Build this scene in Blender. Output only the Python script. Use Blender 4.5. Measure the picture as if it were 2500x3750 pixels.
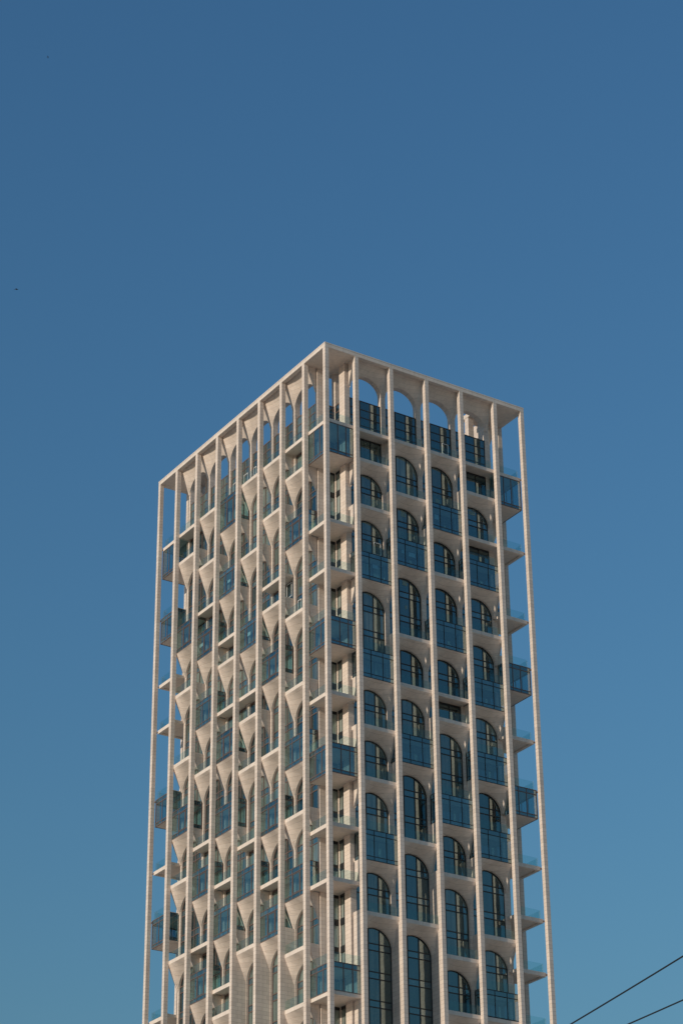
import bpy, bmesh, math, random
from mathutils import Vector, Matrix

for o in list(bpy.data.objects):
    bpy.data.objects.remove(o)
random.seed(7)
S = bpy.context.scene
COL = S.collection

# ------------------------------------------------------------------ units
U = 5.53                                  # metres per drawing unit
CZ = -29.7983                             # eye height in drawing units (roof = 0)
EYE = 1.65
def Z(z):                                 # drawing height -> metres above ground
    return (z - CZ) * U + EYE

# ------------------------------------------------------------------ camera
cam = bpy.data.cameras.new('camera')
cam.sensor_fit = 'VERTICAL'
cam.sensor_height = 36.0
cam.lens = 8540.83 / 3750.0 * 36.0
cam.clip_start = 0.1
cam.clip_end = 20000
camo = bpy.data.objects.new('camera', cam)
COL.objects.link(camo)
fw = Vector((0.48194513, 0.73856909, 0.47142826))
rt = Vector((0.84032036, -0.54199903, -0.00993697))
up = Vector((-0.24817452, -0.40093984, 0.88184843))
camo.matrix_world = Matrix(((rt.x, up.x, -fw.x, -25.4554742 * U),
                            (rt.y, up.y, -fw.y, -39.6468215 * U),
                            (rt.z, up.z, -fw.z, EYE),
                            (0, 0, 0, 1)))
S.camera = camo
CAM = camo.matrix_world.translation.copy()

# ------------------------------------------------------------------ sky, sun, exposure
SUN_EL = math.radians(14.7)
SUN_AZ = math.radians(8.9)                # measured from -X towards -Y
sun_dir = Vector((-math.cos(SUN_AZ) * math.cos(SUN_EL), -math.sin(SUN_AZ) * math.cos(SUN_EL), math.sin(SUN_EL)))
W = bpy.data.worlds.new('World')
S.world = W
W.use_nodes = True
nt = W.node_tree
nt.nodes.clear()
out = nt.nodes.new('ShaderNodeOutputWorld')
bg = nt.nodes.new('ShaderNodeBackground')
sky = nt.nodes.new('ShaderNodeTexSky')
sky.sky_type = 'NISHITA'
sky.sun_disc = False
sky.sun_elevation = SUN_EL
sky.sun_rotation = math.atan2(sun_dir.x, sun_dir.y)
sky.altitude = 0
sky.air_density = 2.2
sky.dust_density = 0.5
sky.ozone_density = 9.2
bg.inputs['Strength'].default_value = 0.124
nt.links.new(sky.outputs[0], bg.inputs[0])
nt.links.new(bg.outputs[0], out.inputs[0])
sl = bpy.data.lights.new('sun', 'SUN')
sl.energy = 2.75
sl.angle = math.radians(0.53)
sl.color = (1.0, 0.885, 0.73)
so = bpy.data.objects.new('sun', sl)
COL.objects.link(so)
so.rotation_euler = sun_dir.to_track_quat('Z', 'Y').to_euler()
so.location = (-60, -20, 60)
S.view_settings.view_transform = 'Standard'
S.view_settings.look = 'None'
S.view_settings.exposure = 0.0
S.view_settings.gamma = 1.0
S.render.engine = 'CYCLES'
S.cycles.max_bounces = 16
S.cycles.diffuse_bounces = 8
S.cycles.glossy_bounces = 6
S.cycles.transparent_max_bounces = 24

# ------------------------------------------------------------------ materials
def mat(name):
    m = bpy.data.materials.new(name)
    m.use_nodes = True
    n = m.node_tree.nodes
    l = m.node_tree.links
    return m, n, l, n['Principled BSDF']

def noise(n, l, vec, scale, detail=4):
    t = n.new('ShaderNodeTexNoise')
    t.inputs['Scale'].default_value = scale
    t.inputs['Detail'].default_value = detail
    l.new(vec, t.inputs['Vector'])
    return t.outputs['Fac']

def stone(name, bw, rh, c1, c2, mc, mortar=0.012, rough=0.75, offset=0.5, bump=0.25):
    m, n, l, b = mat(name)
    geo = n.new('ShaderNodeNewGeometry')
    sep = n.new('ShaderNodeSeparateXYZ')
    l.new(geo.outputs['Position'], sep.inputs[0])
    add = n.new('ShaderNodeMath')
    add.operation = 'ADD'
    l.new(sep.outputs['X'], add.inputs[0])
    l.new(sep.outputs['Y'], add.inputs[1])
    comb = n.new('ShaderNodeCombineXYZ')
    l.new(add.outputs[0], comb.inputs['X'])
    l.new(sep.outputs['Z'], comb.inputs['Y'])
    br = n.new('ShaderNodeTexBrick')
    br.offset = offset
    br.inputs['Scale'].default_value = 1.0
    br.inputs['Brick Width'].default_value = bw
    br.inputs['Row Height'].default_value = rh
    br.inputs['Mortar Size'].default_value = mortar
    br.inputs['Mortar Smooth'].default_value = 0.1
    br.inputs['Bias'].default_value = 0.0
    br.inputs['Color1'].default_value = (*c1, 1)
    br.inputs['Color2'].default_value = (*c2, 1)
    br.inputs['Mortar'].default_value = (*mc, 1)
    l.new(comb.outputs[0], br.inputs['Vector'])
    # weathering: broad stains, streaks running down, fine grain
    big = noise(n, l, geo.outputs['Position'], 0.22, 5)
    mp = n.new('ShaderNodeMapping')
    mp.inputs['Scale'].default_value = (2.2, 2.2, 0.12)
    l.new(geo.outputs['Position'], mp.inputs['Vector'])
    strk = noise(n, l, mp.outputs[0], 1.0, 4)
    fine = noise(n, l, geo.outputs['Position'], 9.0, 3)
    s1 = n.new('ShaderNodeMath'); s1.operation = 'MULTIPLY_ADD'
    l.new(big, s1.inputs[0]); s1.inputs[1].default_value = 0.30; s1.inputs[2].default_value = 0.85
    s2 = n.new('ShaderNodeMath'); s2.operation = 'MULTIPLY_ADD'
    l.new(strk, s2.inputs[0]); s2.inputs[1].default_value = 0.34; s2.inputs[2].default_value = -0.17
    s3 = n.new('ShaderNodeMath'); s3.operation = 'MULTIPLY_ADD'
    l.new(fine, s3.inputs[0]); s3.inputs[1].default_value = 0.22; s3.inputs[2].default_value = -0.11
    a1 = n.new('ShaderNodeMath'); a1.operation = 'ADD'
    l.new(s1.outputs[0], a1.inputs[0]); l.new(s2.outputs[0], a1.inputs[1])
    a2 = n.new('ShaderNodeMath'); a2.operation = 'ADD'
    l.new(a1.outputs[0], a2.inputs[0]); l.new(s3.outputs[0], a2.inputs[1])
    mul = n.new('ShaderNodeVectorMath'); mul.operation = 'SCALE'
    l.new(br.outputs['Color'], mul.inputs[0]); l.new(a2.outputs[0], mul.inputs['Scale'])
    l.new(mul.outputs[0], b.inputs['Base Color'])
    b.inputs['Roughness'].default_value = rough
    if bump:
        bp = n.new('ShaderNodeBump')
        bp.invert = True
        bp.inputs['Strength'].default_value = bump
        bp.inputs['Distance'].default_value = 0.02
        l.new(br.outputs['Fac'], bp.inputs['Height'])
        l.new(bp.outputs[0], b.inputs['Normal'])
    return m

C1, C2, CM = (0.77, 0.645, 0.55), (0.68, 0.565, 0.48), (0.41, 0.325, 0.26)
M_FIN = stone('limestone fin courses', 60.0, 0.49, C1, C2, CM, 0.015, offset=0.0)
M_CLAD = stone('limestone cladding', 1.25, 0.49, C1, C2, (0.38, 0.30, 0.235), 0.012)
M_VAULT = stone('limestone vault lining', 1.25, 0.49, C1, C2, (0.48, 0.385, 0.31), 0.011, bump=0.0)
M_SLAB = stone('smooth stone slab edge', 1.9, 40.0, (0.76, 0.645, 0.55), (0.72, 0.61, 0.52), (0.46, 0.38, 0.31), 0.014, bump=0.0)
M_PLAIN = stone('rendered soffit', 400.0, 400.0, (0.73, 0.615, 0.52), (0.73, 0.615, 0.52), (0.6, 0.48, 0.38), 0.0, bump=0.0)

def metal(name, c, rough=0.45):
    m, n, l, b = mat(name)
    geo = n.new('ShaderNodeNewGeometry')
    f = noise(n, l, geo.outputs['Position'], 3.0)
    r = n.new('ShaderNodeMapRange')
    r.inputs['To Min'].default_value = 0.8
    r.inputs['To Max'].default_value = 1.2
    l.new(f, r.inputs['Value'])
    sc = n.new('ShaderNodeVectorMath'); sc.operation = 'SCALE'
    sc.inputs[0].default_value = c
    l.new(r.outputs[0], sc.inputs['Scale'])
    l.new(sc.outputs[0], b.inputs['Base Color'])
    b.inputs['Roughness'].default_value = rough
    return m
M_FRAME = metal('bronze window frame', (0.150, 0.098, 0.082))
M_FRAME_SHADE = metal('dark grey window frame', (0.022, 0.024, 0.026))  # same frames, with the shade of the right face put into the colour
M_WHITE = metal('white painted frame', (0.75, 0.75, 0.72))
M_PAPER = metal('white paper', (0.72, 0.74, 0.70), 0.8)
M_TEALP = metal('sheet of paper behind tinted glass', (0.16, 0.27, 0.28), 0.6)
M_CABLE = metal('black rubber cable', (0.012, 0.014, 0.018), 0.6)
M_BIRD = metal('dark feathers', (0.02, 0.02, 0.022), 0.7)

def schlick(n, l, f0, normal=None):
    """View-angle reflectance that is the same from either side of a pane."""
    geo = n.new('ShaderNodeNewGeometry')
    dot = n.new('ShaderNodeVectorMath'); dot.operation = 'DOT_PRODUCT'
    l.new(geo.outputs['Incoming'], dot.inputs[0]); l.new(geo.outputs['Normal'], dot.inputs[1])
    ab = n.new('ShaderNodeMath'); ab.operation = 'ABSOLUTE'; l.new(dot.outputs['Value'], ab.inputs[0])
    inv = n.new('ShaderNodeMath'); inv.operation = 'SUBTRACT'; inv.inputs[0].default_value = 1.0; l.new(ab.outputs[0], inv.inputs[1])
    pw = n.new('ShaderNodeMath'); pw.operation = 'POWER'; l.new(inv.outputs[0], pw.inputs[0]); pw.inputs[1].default_value = 5.0
    ma = n.new('ShaderNodeMath'); ma.operation = 'MULTIPLY_ADD'; l.new(pw.outputs[0], ma.inputs[0])
    ma.inputs[1].default_value = 1 - f0; ma.inputs[2].default_value = f0
    return ma.outputs[0]

def wobble(n, l, geo, strength):
    nz = noise(n, l, geo.outputs['Position'], 0.55, 2)
    bp = n.new('ShaderNodeBump')
    bp.inputs['Strength'].default_value = strength
    bp.inputs['Distance'].default_value = 1.0
    l.new(nz, bp.inputs['Height'])
    return bp.outputs[0]

def glass_opaque(name, c, f0, wob=0.02, refl=(0.92, 0.97, 1.0)):
    """Coated window glass with a dark room (or a curtain of colour c) behind it."""
    m, n, l, b = mat(name)
    n.remove(b)
    geo = n.new('ShaderNodeNewGeometry')
    oi = n.new('ShaderNodeObjectInfo')
    r = n.new('ShaderNodeMapRange')
    r.inputs['To Min'].default_value = 0.45
    r.inputs['To Max'].default_value = 1.7
    l.new(oi.outputs['Random'], r.inputs['Value'])
    mp = n.new('ShaderNodeMapping')
    mp.inputs['Scale'].default_value = (1.6, 1.6, 0.10)
    l.new(geo.outputs['Position'], mp.inputs['Vector'])
    folds = noise(n, l, mp.outputs[0], 1.3, 3)
    fr = n.new('ShaderNodeMapRange')
    fr.inputs['From Min'].default_value = 0.3
    fr.inputs['From Max'].default_value = 0.7
    fr.inputs['To Min'].default_value = 0.4
    fr.inputs['To Max'].default_value = 1.5
    l.new(folds, fr.inputs['Value'])
    mm = n.new('ShaderNodeMath'); mm.operation = 'MULTIPLY'
    l.new(r.outputs[0], mm.inputs[0]); l.new(fr.outputs[0], mm.inputs[1])
    sc = n.new('ShaderNodeVectorMath'); sc.operation = 'SCALE'
    sc.inputs[0].default_value = c
    l.new(mm.outputs[0], sc.inputs['Scale'])
    df = n.new('ShaderNodeBsdfDiffuse')
    l.new(sc.outputs[0], df.inputs['Color'])
    gl = n.new('ShaderNodeBsdfGlossy')
    gl.inputs['Color'].default_value = (*refl, 1)
    gl.inputs['Roughness'].default_value = 0.02
    l.new(wobble(n, l, geo, wob), gl.inputs['Normal'])
    mx = n.new('ShaderNodeMixShader')
    l.new(schlick(n, l, f0), mx.inputs[0])
    l.new(df.outputs[0], mx.inputs[1]); l.new(gl.outputs[0], mx.inputs[2])
    l.new(mx.outputs[0], n['Material Output'].inputs['Surface'])
    return m
TEAL = (0.78, 0.97, 0.95)
M_PANE = glass_opaque('dark window glass', (0.014, 0.026, 0.034), 0.23, 0.02, TEAL)
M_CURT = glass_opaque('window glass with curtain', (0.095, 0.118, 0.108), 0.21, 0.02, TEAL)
M_LIFT = glass_opaque('window glass with brightened backing', (0.36, 0.39, 0.35), 0.20, 0.02, TEAL)  # pale colour added behind box and corner glazing to brighten it
M_SPAN = glass_opaque('blue spandrel glass', (0.030, 0.062, 0.084), 0.25, 0.01, TEAL)

def glass_clear(name, tint, f0, wob=0.015):
    m, n, l, b = mat(name)
    n.remove(b)
    geo = n.new('ShaderNodeNewGeometry')
    tr = n.new('ShaderNodeBsdfTransparent')
    tr.inputs[0].default_value = (*tint, 1)
    gl = n.new('ShaderNodeBsdfGlossy')
    gl.inputs['Color'].default_value = (0.84, 0.98, 0.95, 1)
    gl.inputs['Roughness'].default_value = 0.02
    l.new(wobble(n, l, geo, wob), gl.inputs['Normal'])
    mx = n.new('ShaderNodeMixShader')
    l.new(schlick(n, l, f0), mx.inputs[0])
    l.new(tr.outputs[0], mx.inputs[1])
    l.new(gl.outputs[0], mx.inputs[2])
    l.new(mx.outputs[0], n['Material Output'].inputs['Surface'])
    return m
M_RAIL = glass_clear('pale teal balustrade glass', (0.87, 0.94, 0.93), 0.03)
M_BOX = glass_clear('tinted balcony glass', (0.32, 0.55, 0.64), 0.27)
M_BOX_LIT = glass_clear('lightly tinted balcony glass', (0.56, 0.76, 0.78), 0.33)  # same glass, tint lightened so the sunlit left boxes come out brighter

# ------------------------------------------------------------------ mesh building
XF = [0.0, 0.8436, 1.8436, 2.8798, 3.9097, 4.9352, 5.7778]
YF = [0.0, 0.9311, 1.9620, 2.9914, 4.0210, 5.0555, 6.0932, 7.1437, 8.0604]
T = 0.104                                # fin width
F = 0.110                                # fin depth = slab front plane
D = 0.372                                # plane of the inner piers
WX = XF[-1] + T
WY = YF[-1] + T
ORG = Vector((WX * U / 2, WY * U / 2, 0))
GROUND = CZ - EYE / U

FACES = {
    'R': (lambda s, d: (s, d), XF, 5),
    'L': (lambda s, d: (d, s), YF, 7),
    'B': (lambda s, d: (s, WY - d), XF, 5),
    'S': (lambda s, d: (WX - d, s), YF, 7),
}

class MB:
    def __init__(self):
        self.v = []
        self.f = []
        self.sm = []
        self.mi = []
        self.cur = 0
    def add(self, f, smooth=False):
        self.f.append(f); self.sm.append(smooth); self.mi.append(self.cur)
    def use(self, k):
        self.cur = k
        return self
    def pt(self, x, y, z):
        self.v.append((x * U, y * U, Z(z)))
        return len(self.v) - 1
    def box(self, fc, s0, s1, d0, d1, z0, z1):
        g = FACES[fc][0] if isinstance(fc, str) else fc
        i = [self.pt(*g(s, d), z) for z in (z0, z1) for d in (d0, d1) for s in (s0, s1)]
        for q in ((0, 1, 3, 2), (4, 6, 7, 5), (0, 4, 5, 1), (2, 3, 7, 6), (0, 2, 6, 4), (1, 5, 7, 3)):
            self.add([i[k] for k in q])
        return self
    def poly(self, pts, smooth=False):
        self.add([self.pt(*p) for p in pts], smooth)
    def build(self, name, m, parent=None, recalc=True):
        me = bpy.data.meshes.new(name)
        me.from_pydata([(Vector(v) - (ORG if parent else Vector())) for v in self.v], [], self.f)
        for p, s, k in zip(me.polygons, self.sm, self.mi):
            p.use_smooth = s
            p.material_index = k
        if recalc:
            bm = bmesh.new(); bm.from_mesh(me)
            bmesh.ops.recalc_face_normals(bm, faces=bm.faces)
            bm.to_mesh(me); bm.free()
        for q in (m if isinstance(m, tuple) else (m,)):
            me.materials.append(q)
        o = bpy.data.objects.new(name, me)
        COL.objects.link(o)
        if parent:
            o.parent = parent
        return o

def tag(o, label=None, cat=None, group=None, kind=None):
    if label: o['label'] = label
    if cat: o['category'] = cat
    if group: o['group'] = group
    if kind: o['kind'] = kind
    return o

# ------------------------------------------------------------------ ground
gm, gn, gl_, gb = mat('ground')
geo = gn.new('ShaderNodeNewGeometry')
gf = noise(gn, gl_, geo.outputs['Position'], 0.05, 6)
cr = gn.new('ShaderNodeValToRGB')
cr.color_ramp.elements[0].color = (0.44, 0.39, 0.33, 1)
cr.color_ramp.elements[1].color = (0.58, 0.52, 0.44, 1)  # colour raised to bounce light onto shaded stone; ground is out of view
gl_.new(gf, cr.inputs[0]); gl_.new(cr.outputs[0], gb.inputs['Base Color'])
gb.inputs['Roughness'].default_value = 0.95
me = bpy.data.meshes.new('ground')
R_ = 6000
me.from_pydata([(-R_, -R_, 0), (R_, -R_, 0), (R_, R_, 0), (-R_, R_, 0)], [], [(0, 1, 2, 3)])
me.materials.append(gm)
go = bpy.data.objects.new('ground', me)
COL.objects.link(go)
tag(go, 'unseen ground around the foot of the tower, paled to bounce light', 'ground', kind='structure')

# ------------------------------------------------------------------ the tower
tower = bpy.data.objects.new('apartment_tower', None)
tower.empty_display_size = 5
COL.objects.link(tower)
tower.location = ORG
tag(tower, 'tall pale stone apartment tower with slender columns, arched vaults, balconies and blue glass', 'tower')

def lv(k):                                # height of floor k below the roof terrace (k = 0)
    return -1.995 if k == 0 else -1.995 - 0.6155 * (k + 0.32)
ST = 0.088                                # slab thickness

# layout of every bay, read off the photograph: floor number, B = glazed box, P = box on a stone slab
LAY_R = {1: '0 1 3 5B 9B 12 14 16B 19', 2: '0 2 4B 8 10 12B 16 19', 3: '0 2B 5 7B 10 11 14B 17 20 22',
         4: '0 1 3 4B 7 9B 12B 15B 19 21P'}
LAY_L = {1: '0 1 3B 7 10 12B 15 17B 20 22', 2: '0 2 5 6 8B 12 14B 17 18B', 3: '0 3 6B 9 10 12 15 16B 19',
         4: '0B 3B 6 7 9 10B 13B 16 17B 20 21 24', 5: '0 2 4 5B 8B 11 14 15B 18 19B 23', 6: '0 1 4B 7 10 12B 15 18 22'}
LAY_C = {'near': '0P 4 6 8B 11 13B 16 18 21P 24 26', 'right': '0P 3 6 8B 11 13B 16 18 20 22 24', 'left': '0P 3B 6 8 11B 14 16B 20 22',
         'far': '0P 3 6 8B 11 13B 16 18 20'}
def parse(t):
    r = []
    for w in t.split():
        if w[-1] in 'BP': r.append((int(w[:-1]), w[-1]))
        else: r.append((int(w), 'S'))
    return r

# rear faces of the building: collected into one part of each kind
REAR = {k: MB() for k in ('balcony', 'vault', 'balustrade', 'glazed_balcony', 'window', 'pane', 'box_glass', 'box_frame')}
def is_rear(fc): return fc in ('B', 'S')

# ---- columns of the outer frame
def column(fc, i, n):
    X = FACES[fc][1]
    mb = MB()
    mb.box(fc, X[i], X[i] + T, 0, F, GROUND, -0.122)
    mb.build('column', M_FIN, tower)
for fc in 'RLBS':
    for i in range(1, FACES[fc][2] + 1):
        column(fc, i, FACES[fc][2])
g0 = lambda x, y: (x, y)
for k, (cx, cy) in enumerate(((0, 0), (WX - T, 0), (0, WY - T), (WX - T, WY - T))):
    mb = MB()
    cuts = [GROUND, -13.24, -0.70, -0.122] if k == 0 else [GROUND, -9.2, -0.122]
    for a, b in zip(cuts, cuts[1:]):
        mb.box(g0, cx, cx + T, cy, cy + T, a + (0.0 if a == GROUND else 0.006), b)
    mb.build('column', M_FIN, tower)

# ---- roof edge beam, with a thin capping course
mb = MB()
for z0, z1, o in ((-0.122, -0.034, 0.0), (-0.030, 0.0, -0.004)):
    mb.box(g0, o, WX - o, o, F, z0, z1)
    mb.box(g0, o, WX - o, WY - F, WY - o, z0, z1)
    mb.box(g0, o, F, F, WY - F, z0, z1)
    mb.box(g0, WX - F, WX - o, F, WY - F, z0, z1)
mb.build('roof_beam', M_SLAB, tower)
mb = MB()
RD = D + 0.15
for a in ((F, WX - F, F, RD), (F, WX - F, WY - RD, WY - F), (F, RD, RD, WY - RD), (WX - RD, WX - F, RD, WY - RD)):
    mb.box(g0, *a, -0.024, -0.012)
CA, CB = 1.05, 1.20                        # roof slab of the corner loggias
def cmap(c):
    fx = (lambda x: x) if c in ('near', 'left') else (lambda x: WX - x)
    fy = (lambda y: y) if c in ('near', 'right') else (lambda y: WY - y)
    return lambda x, y: (fx(x), fy(y))
CORN = ('near', 'right', 'left', 'far')
mb.build('roof_slab', M_PLAIN, tower)
for c in CORN:
    MB().box(cmap(c), F, CA, F, CB, -0.119, -0.0105).build('roof_slab', M_PLAIN, tower)

# ---- vaults
def vault_into(mb, fc, i, zb, apex, spring, back=None):
    g, X, n = FACES[fc]
    xl, xr = X[i] + T, X[i + 1]
    cl, crr = X[i] + T / 2 + 0.002, X[i + 1] + T / 2 - 0.002
    pl, pr = X[i] + T + 0.008, X[i + 1] - 0.008
    cx = (pl + pr) / 2; r = (pr - pl) / 2; ry = apex - spring
    N, M = 28, 5
    d0 = F + 0.003
    front, backp = [], []
    for j in range(N + 1):
        t = math.pi * j / N
        backp.append((cx - r * math.cos(t), D, spring + ry * math.sin(t)))
        u = j / N
        u = u * 0.6 + 0.4 * (1 - math.cos(math.pi * u)) / 2
        front.append((xl + (xr - xl) * u, d0, zb))
    def P(p): return (*g(p[0], p[1]), p[2])
    idx = []
    for j in range(N + 1):
        row = []
        for k in range(M + 1):
            w = k / M
            row.append(mb.pt(*P([front[j][q] * (1 - w) + backp[j][q] * w for q in range(3)])))
        idx.append(row)
    for j in range(N):
        for k in range(M):
            mb.add([idx[j][k], idx[j + 1][k], idx[j + 1][k + 1], idx[j][k + 1]], True)
    # arch reveal behind the pier plane, then the straight jambs are the piers
    dr = D + (0.15 if back else 0.085)
    rv = [(mb.pt(*P((b[0], D, b[2]))), mb.pt(*P((b[0], dr, b[2])))) for b in backp]
    for j in range(N):
        mb.add([rv[j][0], rv[j + 1][0], rv[j + 1][1], rv[j][1]], True)
    # triangular cheeks and their sloping undersides
    for a, e, pe in ((cl, xl, pl), (crr, xr, pr)):
        mb.poly([P((a, d0, zb)), P((a, D, zb)), P((a, D, spring))])
        mb.poly([P((a, d0, zb)), P((e, d0, zb)), P((pe, D, spring)), P((a, D, spring))])
        if back:
            mb.poly([P((a, dr, back)), P((e, dr, back)), P((pe, dr, spring)), P((a, dr, spring))])
    if back:
        for j in range(N):
            a, b = backp[j], backp[j + 1]
            mb.poly([P((a[0], dr, a[2])), P((b[0], dr, b[2])), P((b[0], dr, back)), P((a[0], dr, back))])
            if j in (0, N - 1): pass

def make_vault(fc, i, zb, zt, roof=False):
    rear = is_rear(fc) and not roof
    mb = REAR['vault'] if rear else MB()
    if roof: vault_into(mb, fc, i, -0.027, -0.354, -0.755, back=-0.02)
    else: vault_into(mb, fc, i, zb, zt - 0.235, zt - 0.665)
    if not rear: mb.build('vault', M_VAULT, tower, recalc=False)

# ---- slabs and balustrades of the middle bays
def slab_into(mb, fc, i, k, flat):
    g, X, n = FACES[fc]
    z = lv(k)
    a, b = X[i] + T / 2 + 0.0015, X[i + 1] + T / 2 - 0.0015
    if flat:
        mb.box(fc, a, b, F + 0.001, F + 0.075, z - ST, z)
        mb.box(fc, a, b, F + 0.076, D + 0.08, z - ST + 0.028, z - 0.001)
    else:
        mb.box(fc, a, b, F + 0.001, D + 0.08, z - ST, z)
RH = 0.205
def rail_into(mb, fc, i, z):
    X = FACES[fc][1]
    a, b = X[i] + T + 0.004, X[i + 1] - 0.004
    w = (b - a) / 3
    for q in range(3):
        mb.box(fc, a + q * w + 0.002, a + (q + 1) * w - 0.002, F + 0.012, F + 0.016, z + 0.001, z + RH)

def frame_bar(mb, fc, s0, s1, d, z0, z1, th=0.016):
    mb.box(fc, s0, s1, d, d + th, z0, z1)

# ---- glazed box (winter garden) in a middle bay
def glazed_box(fc, i, k, kind):
    g, X, n = FACES[fc]
    rear = is_rear(fc)
    zt, z1 = lv(k), lv(k + 1)
    zb = z1 - ST
    a, b = X[i] + T / 2 + 0.0015, X[i + 1] + T / 2 - 0.0015
    st = REAR['glazed_balcony'] if rear else MB()
    ce = st if rear else MB()
    ce.box(fc, a + 0.01, b - 0.01, F + 0.02, D + 0.08, zt - ST, zt - 0.004)
    if kind == 'P': st.box(fc, a, b, F + 0.001, D + 0.08, zb, z1)
    else: st.box(fc, a + 0.01, b - 0.01, F + 0.02, D + 0.08, zb + 0.003, z1)
    root = None if rear else st.build('glazed_balcony', M_SLAB, tower)
    if not rear: ce.build('ceiling', M_SLAB, root)
    fr = REAR['box_frame'] if rear else MB()
    gl = REAR['box_glass'] if rear else MB()
    sp = gl
    d = F + 0.004
    zlo = z1 + 0.004 if kind == 'P' else zb
    bt, bb = zt - 0.125, (z1 + 0.012 if kind == 'P' else z1 + 0.006)
    w = b - a
    m1, m2 = a + w * 0.345, a + w * 0.665
    bw = 0.0085 if fc == 'L' else 0.0075
    bh = 0.014 if fc == 'L' else 0.013
    for z in (zt - 0.012, bt, bb) + ((zlo,) if kind != 'P' else ()):
        frame_bar(fr, fc, a, b, d - 0.006, z, z + bh)
    for m in (a + 0.008, m1, m2, b - 0.008):
        frame_bar(fr, fc, m - bw, m + bw, d - 0.004, zlo + 0.002, zt - 0.002)
    # opening light in the middle pane
    if fc == 'L' and (i + k) % 2 == 0:
        q0, q1, y0, y1 = m1 + 0.024, m2 - 0.024, bb + 0.03, bt - 0.016
        for s0, s1, za, zc in ((q0, q1, y0, y0 + 0.014), (q0, q1, y1 - 0.014, y1), (q0, q0 + 0.012, y0 + 0.015, y1 - 0.015), (q1 - 0.012, q1, y0 + 0.015, y1 - 0.015)):
            frame_bar(fr, fc, s0, s1, d - 0.003, za, zc, 0.012)
    # side frames
    for s in (a + 0.004, b - 0.004):
        for z in (zt - 0.012, bt, bb):
            fr.box(fc, s - 0.006, s + 0.006, d + 0.014, D - 0.002, z, z + 0.016)
        fr.box(fc, s - 0.007, s + 0.007, D - 0.03, D - 0.003, zlo + 0.02, zt - 0.014)
    for (p0, p1) in ((a + 0.02, m1 - bw), (m1 + bw, m2 - bw), (m2 + bw, b - 0.02)):
        gl.use(0).poly([(*g(p0, d + 0.004), bb), (*g(p1, d + 0.004), bb), (*g(p1, d + 0.004), bt), (*g(p0, d + 0.004), bt)])
        sp.use(1).box(fc, p0, p1, d + 0.002, d + 0.008, bt + 0.018, zt - 0.013)
        if kind != 'P': sp.use(1).box(fc, p0, p1, d + 0.002, d + 0.008, zb + 0.02, bb - 0.001)
    for s in (a + 0.004, b - 0.004):
        gl.use(0).poly([(*g(s, d + 0.016), bb), (*g(s, D - 0.031), bb), (*g(s, D - 0.031), bt), (*g(s, d + 0.016), bt)])
        sp.use(1).box(fc, s - 0.003, s + 0.003, d + 0.016, D - 0.031, bt + 0.018, zt - 0.013)
        if kind != 'P': sp.use(1).box(fc, s - 0.003, s + 0.003, d + 0.016, D - 0.031, zb + 0.02, bb - 0.001)
    if not rear:
        fr.build('window_frame', M_FRAME if fc == 'L' else M_FRAME_SHADE, root)
        gl.build('pane', (M_BOX_LIT if fc == 'L' else M_BOX, M_SPAN), root, recalc=False)
    return root

# ---- window between two slabs of a middle bay (arched or straight headed)
DW = D + 0.060
def window(fc, i, zbot, ztop, arched, levels, glass):
    g, X, n = FACES[fc]
    rear = is_rear(fc)
    a, b = X[i] + T + 0.006, X[i + 1] - 0.006
    fr = REAR['window'] if rear else MB()
    pa = REAR['pane'] if rear else MB()
    w = b - a
    bw = 0.010
    m1, m2 = a + w * 0.335, a + w * 0.655
    if arched:
        apex, spring = ztop - 0.235, ztop - 0.665
        cx = (a + b) / 2; r = w / 2 + 0.002; ry = apex - spring
        N = 24
        for j in range(N):
            q = []
            for jj, rr in ((j, 1.0), (j + 1, 1.0), (j + 1, 0.955), (j, 0.955)):
                t = math.pi * jj / N
                q.append((*g(cx - r * rr * math.cos(t), DW - 0.01), spring + ry * rr * math.sin(t)))
            fr.poly(q)
        top = apex + 0.03
    else:
        top = ztop - ST + 0.01
        frame_bar(fr, fc, a, b, DW - 0.012, top - 0.04, top)
    for m in (a + 0.008, m1, m2, b - 0.008):
        hi = top
        if arched:
            x = (m - (a + b) / 2) / (w / 2)
            hi = (ztop - 0.665) + 0.43 * math.sqrt(max(0, 1 - x * x))
        frame_bar(fr, fc, m - bw, m + bw, DW - 0.014, zbot + 0.002, hi)
    cuts = []
    for k in levels:
        z = lv(k)
        if zbot + 0.2 < z < top - 0.1: cuts.append((z - 0.118, z + 0.03))
    segs, cur = [], zbot + 0.002
    for lo, hi in sorted(cuts):
        segs.append((cur, lo, 0)); segs.append((lo, hi, 1)); cur = hi
        for zz in (lo, hi): frame_bar(fr, fc, a, b, DW - 0.012, zz - 0.010, zz + 0.010)
    segs.append((cur, top, 0))
    for lo, hi, isp in segs:
        for p0, p1 in ((a, m1), (m1, m2), (m2, b)):
            pa.use(1 if isp else 0).poly([(*g(p0, DW), lo), (*g(p1, DW), lo), (*g(p1, DW), hi), (*g(p0, DW), hi)])
    for z in (zbot + 0.002,):
        frame_bar(fr, fc, a, b, DW - 0.012, z, z + 0.022)
    if not rear:
        root = fr.build('window', M_FRAME if fc == 'L' else M_FRAME_SHADE, tower)
        pa.build('pane', (glass, M_SPAN), root, recalc=False)
        return root

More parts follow.
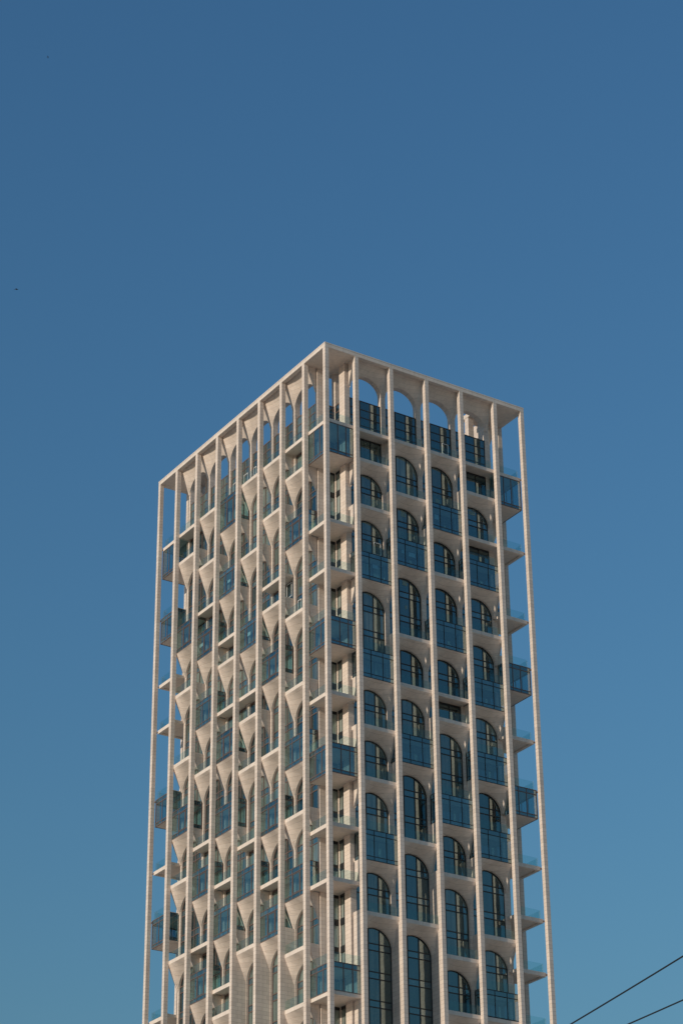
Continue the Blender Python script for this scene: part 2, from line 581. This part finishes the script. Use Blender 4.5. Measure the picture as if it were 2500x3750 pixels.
# ---- walk every bay
def bay(fc, i, lay):
    els = parse(lay)
    make_vault(fc, i, 0, 0, roof=True)
    rear = is_rear(fc)
    for n_, (k, kind) in enumerate(els):
        nxt = els[n_ + 1][0] if n_ + 1 < len(els) else None
        bk = k if kind == 'S' else k + 1
        flat = (nxt is not None and nxt - bk == 1)
        z = lv(k)
        if kind == 'S':
            mb = REAR['balcony'] if rear else MB()
            slab_into(mb, fc, i, k, flat)
            root = None if rear else mb.build('balcony', M_SLAB, tower)
        else:
            root = glazed_box(fc, i, k, kind)
        mb = REAR['balustrade'] if rear else MB()
        rail_into(mb, fc, i, z)
        if not rear: mb.build('balustrade', M_RAIL, root)
        zb = lv(bk) - ST
        if not flat: make_vault(fc, i, zb, lv(bk))
        lo = lv(nxt) if nxt is not None else GROUND + 0.3
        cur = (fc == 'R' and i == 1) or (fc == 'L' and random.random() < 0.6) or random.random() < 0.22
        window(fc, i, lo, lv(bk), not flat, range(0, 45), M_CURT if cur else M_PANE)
        if kind != 'S':                      # glazing behind the box
            window(fc, i, lv(k + 1) + 0.004, lv(k), False, (), M_LIFT if (fc == 'L' or i == 1) else M_PANE)
    # terrace screen in front of the open roof
    g, X, n = FACES[fc]
    a, b = X[i] + T + 0.008, X[i + 1] - 0.008
    fr, pa = MB(), MB()
    zz = [-1.995, -1.715, -1.49, -1.27, -1.04]
    d = D + 0.05
    for z in zz[1:]: frame_bar(fr, fc, a, b, d - 0.008, z - 0.011, z + 0.011)
    w = b - a
    mm = [a + 0.006, a + w * 0.335, a + w * 0.655, b - 0.006]
    for m in mm: frame_bar(fr, fc, m - 0.010, m + 0.010, d - 0.010, zz[0], zz[-1] + 0.009)
    for z0, z1 in zip(zz, zz[1:]):
        for p0, p1 in zip(mm, mm[1:]):
            pa.poly([(*g(p0, d), z0), (*g(p1, d), z0), (*g(p1, d), z1), (*g(p0, d), z1)])
    root = fr.build('terrace_screen', M_FRAME if fc == 'L' else M_FRAME_SHADE, tower)
    pa.build('pane', M_CURT if fc == 'L' else M_PANE, root, recalc=False)

for i in range(1, 5): bay('R', i, LAY_R[i]); bay('B', i, LAY_R[5 - i])
for i in range(1, 7): bay('L', i, LAY_L[i]); bay('S', i, LAY_L[7 - i])

# ---- inner piers behind the columns
for fc in 'RLBS':
    X, n = FACES[fc][1], FACES[fc][2]
    for i in range(2, n):
        MB().box(fc, X[i] - 0.008, X[i] + T + 0.008, D, D + 0.15, GROUND, -0.02).build('pier', M_CLAD, tower)
# deep cross walls that join column and pier on the lowest storeys in view
for fc, i, k in (('R', 1, 19), ('R', 2, 19), ('R', 3, 17), ('L', 2, 19), ('L', 3, 19), ('L', 4, 19)):
    X = FACES[fc][1]
    MB().box(fc, X[i] + 0.0005, X[i] + T - 0.0005, F + 0.002, D - 0.001, GROUND, lv(k) - 0.0015).build('cross_wall', M_CLAD, tower)

# ---- corner loggias
PX0, PX1, PY0, PY1 = 0.812, 0.962, 0.415, 0.650     # pier on the short side
QX0, QX1, QY0, QY1 = 0.384, 0.620, 0.945, 1.043     # pier on the long side
KX0, KX1, KY0, KY1 = 0.880, 1.040, 0.930, 1.080     # corner post
def corner(c):
    g = cmap(c)
    els = parse(LAY_C[c])
    for q in ((PX0, PX1, PY0, PY1), (QX0, QX1, QY0, QY1), (KX0, KX1, KY0, KY1)):
        MB().box(g, *q, GROUND, -0.1185).build('pier', M_CLAD, tower)
    X1, Y1 = XF[1] + T / 2, YF[1] + T / 2
    E0 = F + 0.012
    def slab(mb, z0, z1):
        e = 0.075
        mb.box(g, E0, E0 + e, E0, Y1 - 0.0015, z0, z1)
        mb.box(g, E0 + e + 0.0005, X1 - 0.0015, E0, E0 + e, z0, z1)
        mb.box(g, E0 + e + 0.0005, X1 - 0.0015, E0 + e + 0.0005, Y1 - 0.0015, z0 + 0.026, z1 - 0.001)
    # glazing of the set-back corner rooms
    fr, pa = MB(), MB()
    z0, z1 = GROUND + 0.2, lv(0) - 0.001
    for (p, q) in (((PX0 + 0.07, PY1), (KX0 + 0.02, KY0)), ((QX1, QY0 + 0.06), (KX0, KY0 + 0.07))):
        pa.poly([(*g(*p), z0), (*g(*q), z0), (*g(*q), z1), (*g(*p), z1)])
        for w in (0.02, 0.5, 0.98):
            x = p[0] + (q[0] - p[0]) * w; y = p[1] + (q[1] - p[1]) * w
            fr.box(g, x - 0.006, x + 0.006, y - 0.006, y + 0.006, z0, z1)
    for k in range(1, 45):
        z = lv(k)
        fr.box(g, PX0 + 0.06, PX0 + 0.082, PY1, KY0, z - 0.125, z + 0.02)
        fr.box(g, QX1, KX0, QY0 + 0.05, QY0 + 0.072, z - 0.125, z + 0.02)
    wroot = fr.build('window', M_FRAME_SHADE, tower)
    pa.build('pane', M_LIFT, wroot, recalc=False)  # pale backing lifts the deep shade of the corner
    # glass screen round the roof terrace corner
    fr, pa = MB(), MB()
    for (p, q) in (((PX0 + 0.07, PY1), (KX0 - 0.01, KY0 - 0.02)), ((QX1 - 0.2, QY0 + 0.03), (KX0 - 0.01, KY0 + 0.05))):
        pa.poly([(*g(*p), -1.99), (*g(*q), -1.99), (*g(*q), -1.06), (*g(*p), -1.06)])
        for w in (0.03, 0.97):
            x = p[0] + (q[0] - p[0]) * w; y = p[1] + (q[1] - p[1]) * w
            fr.box(g, x - 0.010, x + 0.010, y - 0.010, y + 0.010, -1.99, -1.05)
        for z in (-1.06, -1.27, -1.49):
            fr.box(g, min(p[0], q[0]) - 0.008, max(p[0], q[0]) + 0.008, min(p[1], q[1]) - 0.008, max(p[1], q[1]) + 0.008, z - 0.011, z + 0.011) if abs(p[0] - q[0]) < 0.1 or abs(p[1] - q[1]) < 0.1 else None
    r2 = fr.build('terrace_screen', M_FRAME, tower)
    pa.build('pane', M_PANE, r2, recalc=False)
    for k, kind in els:
        zt = lv(k)
        mb = MB()
        if kind == 'S':
            slab(mb, zt - ST, zt)
            root = mb.build('balcony', M_SLAB, tower)
        else:
            z1 = lv(k + 1); zb = z1 - ST
            top_stone = (k == 0)
            ce = MB()
            if top_stone: slab(ce, zt - ST, zt)
            else: ce.box(g, E0 + 0.02, X1 - 0.01, E0 + 0.02, Y1 - 0.01, zt - ST, zt - 0.003)
            if kind == 'P' and k > 0: slab(mb, zb, z1)
            else: mb.box(g, E0 + 0.02, X1 - 0.01, E0 + 0.02, Y1 - 0.01, zb + 0.004, z1)
            root = mb.build('glazed_balcony', M_SLAB, tower)
            ce.build('ceiling', M_SLAB, root)
            ztg = zt - ST - 0.002 if top_stone else zt
            zlo = z1 + 0.003 if (kind == 'P' and k > 0) else zb
            bt = ztg - (0.018 if top_stone else 0.125)
            bb = z1 + 0.008
            fr, gl = MB(), MB()
            sp = gl
            for ax in (0, 1):
                h = (lambda s, d: g(s, d)) if ax == 0 else (lambda s, d: g(d, s))
                a, b = E0, (X1 if ax == 0 else Y1) - 0.004
                d = E0 + 0.002
                ms = [a + 0.010, a + (b - a) * 0.385, a + (b - a) * 0.68, b - 0.010]
                off = 0.0 if ax == 0 else 0.0015
                for z in [ztg - 0.018, bb - 0.018] + ([] if top_stone else [bt]) + ([] if (kind == 'P' and k > 0) else [zlo]):
                    fr.box(h, a + off * 8, b, d - 0.006 + off, d + 0.010, z + off, z + 0.018 + off)
                for m in ms:
                    fr.box(h, m - 0.010, m + 0.010, d - 0.004 + off, d + 0.012, zlo + 0.002, ztg - 0.0195)
                for p0, p1 in zip(ms, ms[1:]):
                    gl.use(2 if ax == 1 else 0).poly([(*h(p0 + 0.01, d + 0.004), bb), (*h(p1 - 0.01, d + 0.004), bb), (*h(p1 - 0.01, d + 0.004), bt), (*h(p0 + 0.01, d + 0.004), bt)])
                    if not top_stone: sp.use(1).box(h, p0 + 0.01, p1 - 0.01, d + 0.002, d + 0.008, bt + 0.0195, ztg - 0.0195)
                    if not (kind == 'P' and k > 0): sp.use(1).box(h, p0 + 0.01, p1 - 0.01, d + 0.002, d + 0.008, zlo + 0.0195, bb - 0.0195)
                # return of the glass towards the inner pier
                e = D - 0.01 if ax == 0 else D + 0.01
                gl.use(0).poly([(*h(b, d + 0.02), bb), (*h(b, e), bb), (*h(b, e), bt), (*h(b, d + 0.02), bt)])
                fr.box(h, b - 0.010, b + 0.002, e - 0.012, e, zlo + 0.004, ztg - 0.021)
                if not top_stone: sp.use(1).box(h, b - 0.003, b + 0.0015, d + 0.02, e - 0.013, bt + 0.002, ztg - 0.0195)
                if not (kind == 'P' and k > 0): sp.use(1).box(h, b - 0.003, b + 0.0015, d + 0.02, e - 0.013, zlo + 0.004, bb - 0.002)
            fr.build('window_frame', M_FRAME, root)
            gl.build('pane', (M_BOX, M_SPAN, M_BOX_LIT), root, recalc=False)
        # balustrade, set in from the edge
        rl = MB()
        ins = 0.012 if c == 'near' else 0.05
        a0 = E0 + ins
        for ax, b in ((0, X1 - 0.06), (1, Y1 - 0.06)):
            h = (lambda s, d: g(s, d)) if ax == 0 else (lambda s, d: g(d, s))
            mid = (a0 + b) / 2
            dd = E0 + (0.012 if c == 'near' else (0.02 if (ax == 0) == (c in ('right',)) else 0.05))
            for p0, p1 in ((a0 + 0.004, mid - 0.002), (mid + 0.002, b)):
                rl.box(h, p0, p1, dd, dd + 0.004, zt + 0.001, zt + RH)
        rl.build('balustrade', M_RAIL, root)
        if c != 'near':                     # steel bracket that ties the slab to the corner column
            br = MB()
            br.box(g, T - 0.004, E0 + 0.012, T - 0.004, E0 + 0.012, zt - 0.062, zt - 0.034)
            br.build('bracket', M_FRAME, root)
for c in CORN: corner(c)

# ---- rear faces
for nm, key, m in (('balcony', 'balcony', M_SLAB), ('vault', 'vault', M_VAULT), ('balustrade', 'balustrade', M_RAIL),
                   ('glazed_balcony', 'glazed_balcony', M_SLAB), ('window', 'window', M_FRAME), ('pane', 'pane', (M_PANE, M_SPAN)),
                   ('pane', 'box_glass', (M_BOX, M_SPAN)), ('window_frame', 'box_frame', M_FRAME)):
    tag(REAR[key].build(nm, m, tower, recalc=False), kind='stuff')

# ---- core: terrace floor, and an unseen solid block added to stop light
mb = MB()
mb.box(g0, D + 0.075, WX - D - 0.075, 1.07, WY - 1.07, lv(0) - 0.09, lv(0) - 0.002)
mb.box(g0, 1.02, WX - 1.02, D + 0.075, 1.069, lv(0) - 0.09, lv(0) - 0.002)
mb.box(g0, 1.02, WX - 1.02, WY - 1.069, WY - D - 0.075, lv(0) - 0.09, lv(0) - 0.002)
mb.build('terrace_floor', M_SLAB, tower)
mb = MB()
mb.box(g0, D + 0.09, WX - D - 0.09, 1.10, WY - 1.10, GROUND, lv(0) - 0.095)
mb.box(g0, 1.05, WX - 1.05, D + 0.09, 1.099, GROUND, lv(0) - 0.095)
mb.box(g0, 1.05, WX - 1.05, WY - 1.099, WY - D - 0.09, GROUND, lv(0) - 0.095)
mb.build('core_block', M_PLAIN, tower)

# ---- sheets of paper taped to a few panes, and white frames of doors and lights standing open
PAPER = [('R', 3, .244, .366, -3.855, -3.724, 0), ('R', 3, .517, .633, -3.191, -3.095, 1), ('R', 2, .313, .377, -5.024, -4.936, 0),
         ('R', 2, .513, .694, -5.060, -4.950, 0), ('R', 2, .522, .655, -5.679, -5.565, 1), ('R', 2, .577, .638, -6.278, -6.187, 1),
         ('R', 2, .531, .659, -3.858, -3.729, 1), ('R', 1, .485, .643, -5.633, -5.542, 0), ('R', 4, .461, .645, -3.241, -3.144, 1),
         ('L', 3, .558, .695, -6.257, -6.165, 0), ('L', 5, .778, .940, -5.646, -5.560, 0), ('L', 4, .519, .655, -4.428, -4.357, 0)]
for fc, i, a, b, z0, z1, deep in PAPER:
    x = FACES[fc][1][i]
    d = DW - 0.004 if deep else F + 0.012
    MB().box(fc, x + a, x + b, d, d + 0.001, z0, z1).build('paper_sheet', M_TEALP if deep else M_PAPER, tower)
WHITE = [('R', 3, .743, .922, -1.79, -1.50), ('R', 1, .719, .920, -5.094, -4.780), ('L', 4, .206, .395, -1.70, -1.454),
         ('L', 4, .74, .92, -1.70, -1.46), ('L', 3, .834, .942, -1.70, -1.462), ('L', 1, .796, .937, -6.25, -5.992), ('L', 2, .19, .41, -5.745, -5.38)]
for fc, i, a, b, z0, z1 in WHITE:
    x = FACES[fc][1][i]
    d, t = DW - 0.034, 0.013
    mb = MB()
    for q in ((a, b, z1 - t, z1), (a, b, z0, z0 + t), (a, a + t, z0 + t, z1 - t), (b - t, b, z0 + t, z1 - t)):
        mb.box(fc, x + q[0], x + q[1], d, d + 0.012, q[2], q[3])
    mb.build('white_sash', M_WHITE, tower)

# ------------------------------------------------------------------ overhead wires
def ray(px, py):                            # direction through a pixel of the 2500 x 3750 photograph
    return (fw + rt * ((px - 1250) / 8540.83) - up * ((py - 1875) / 8540.83)).normalized()
def wire(p, q, h, r, label):
    a, b = ray(*p), ray(*q)
    A = CAM + a * (h / a.z); B = CAM + b * (h / b.z)
    dv = (B - A).normalized()
    P0, P1 = A - dv * 22, B + dv * 22
    n, k = 48, 8
    side = dv.cross(Vector((0, 0, 1))).normalized()
    upv = side.cross(dv)
    vs, fs = [], []
    L = (P1 - P0).length
    for i in range(n + 1):
        t = i / n
        c = P0.lerp(P1, t)
        c.z += 0.0012 * (t * L - L / 2) ** 2 - 0.0012 * ((A - P0).length - L / 2) ** 2
        for j in range(k):
            an = 2 * math.pi * j / k
            vs.append(c + (side * math.cos(an) + upv * math.sin(an)) * r)
    for i in range(n):
        for j in range(k):
            fs.append((i * k + j, i * k + (j + 1) % k, (i + 1) * k + (j + 1) % k, (i + 1) * k + j))
    me = bpy.data.meshes.new('overhead_wire')
    me.from_pydata(vs, [], fs)
    for p_ in me.polygons: p_.use_smooth = True
    me.materials.append(M_CABLE)
    o = bpy.data.objects.new('overhead_wire', me)
    COL.objects.link(o)
    tag(o, label, 'wire', 'overhead wires in front of the tower')
wire((2089.4, 3750), (2500, 3501), 10.0, 0.0120, 'black overhead wire at bottom right, the upper and longer of the two')
wire((2300, 3750), (2500, 3661.6), 10.0, 0.0120, 'black overhead wire at bottom right, the lower and shorter of the two')

# ------------------------------------------------------------------ birds
def bird(px, py, dist, span, roll, label):
    bm = bmesh.new()
    secs = [(-0.50, 0.02, 0.0), (-0.36, 0.055, 0.0), (-0.10, 0.11, 0.0), (0.15, 0.12, 0.01), (0.34, 0.075, 0.02), (0.44, 0.07, 0.035), (0.53, 0.03, 0.03), (0.60, 0.006, 0.02)]
    k = 10
    rings = []
    for x, r, z in secs:
        rings.append([bm.verts.new((x * span * 0.5, math.cos(2 * math.pi * j / k) * r * span * 0.5, z * span * 0.5 + math.sin(2 * math.pi * j / k) * r * span * 0.45)) for j in range(k)])
    for a, b in zip(rings, rings[1:]):
        for j in range(k): bm.faces.new((a[j], a[(j + 1) % k], b[(j + 1) % k], b[j]))
    bm.faces.new(rings[0]); bm.faces.new(rings[-1])
    for sgn in (-1, 1):                     # swept, slightly bent wings with thickness
        prof = [(0.05, 0.22, -0.16, 0.05), (0.30, 0.27, -0.08, 0.13), (0.62, 0.20, -0.06, 0.14), (1.0, 0.02, -0.06, 0.06)]
        up_, lo_ = [], []
        for y, le, te, z in prof:
            for lst, dz in ((up_, 0.012), (lo_, -0.012)):
                lst.append([bm.verts.new((xx * span * 0.5, sgn * y * span * 0.5, (z + dz) * span * 0.5)) for xx in (le, te)])
        for lst in (up_, lo_):
            for a, b in zip(lst, lst[1:]): bm.faces.new((a[0], a[1], b[1], b[0]))
        for e in (0, 1):
            for q in range(len(prof) - 1): bm.faces.new((up_[q][e], up_[q + 1][e], lo_[q + 1][e], lo_[q][e]))
    tv = [bm.verts.new((x * span * 0.5, y * span * 0.5, z)) for z in (0.006 * span, -0.006 * span) for x, y in ((-0.40, 0.05), (-0.72, 0.12), (-0.66, 0.0), (-0.72, -0.12), (-0.40, -0.05))]
    bm.faces.new(tv[:5]); bm.faces.new(tv[5:])
    bmesh.ops.recalc_face_normals(bm, faces=bm.faces)
    me = bpy.data.meshes.new('bird')
    bm.to_mesh(me); bm.free()
    me.materials.append(M_BIRD)
    o = bpy.data.objects.new('bird', me)
    COL.objects.link(o)
    o.location = CAM + ray(px, py) * dist
    o.rotation_euler = (math.radians(roll), math.radians(6), math.radians(-38))
    tag(o, label, 'bird', 'birds far off in the sky')
bird(61, 1060, 150, 0.48, 24, 'small dark bird gliding in blue sky at the left, the larger of the two')
bird(176, 209, 300, 0.45, -15, 'tiny dark bird high in the blue sky at the upper left')
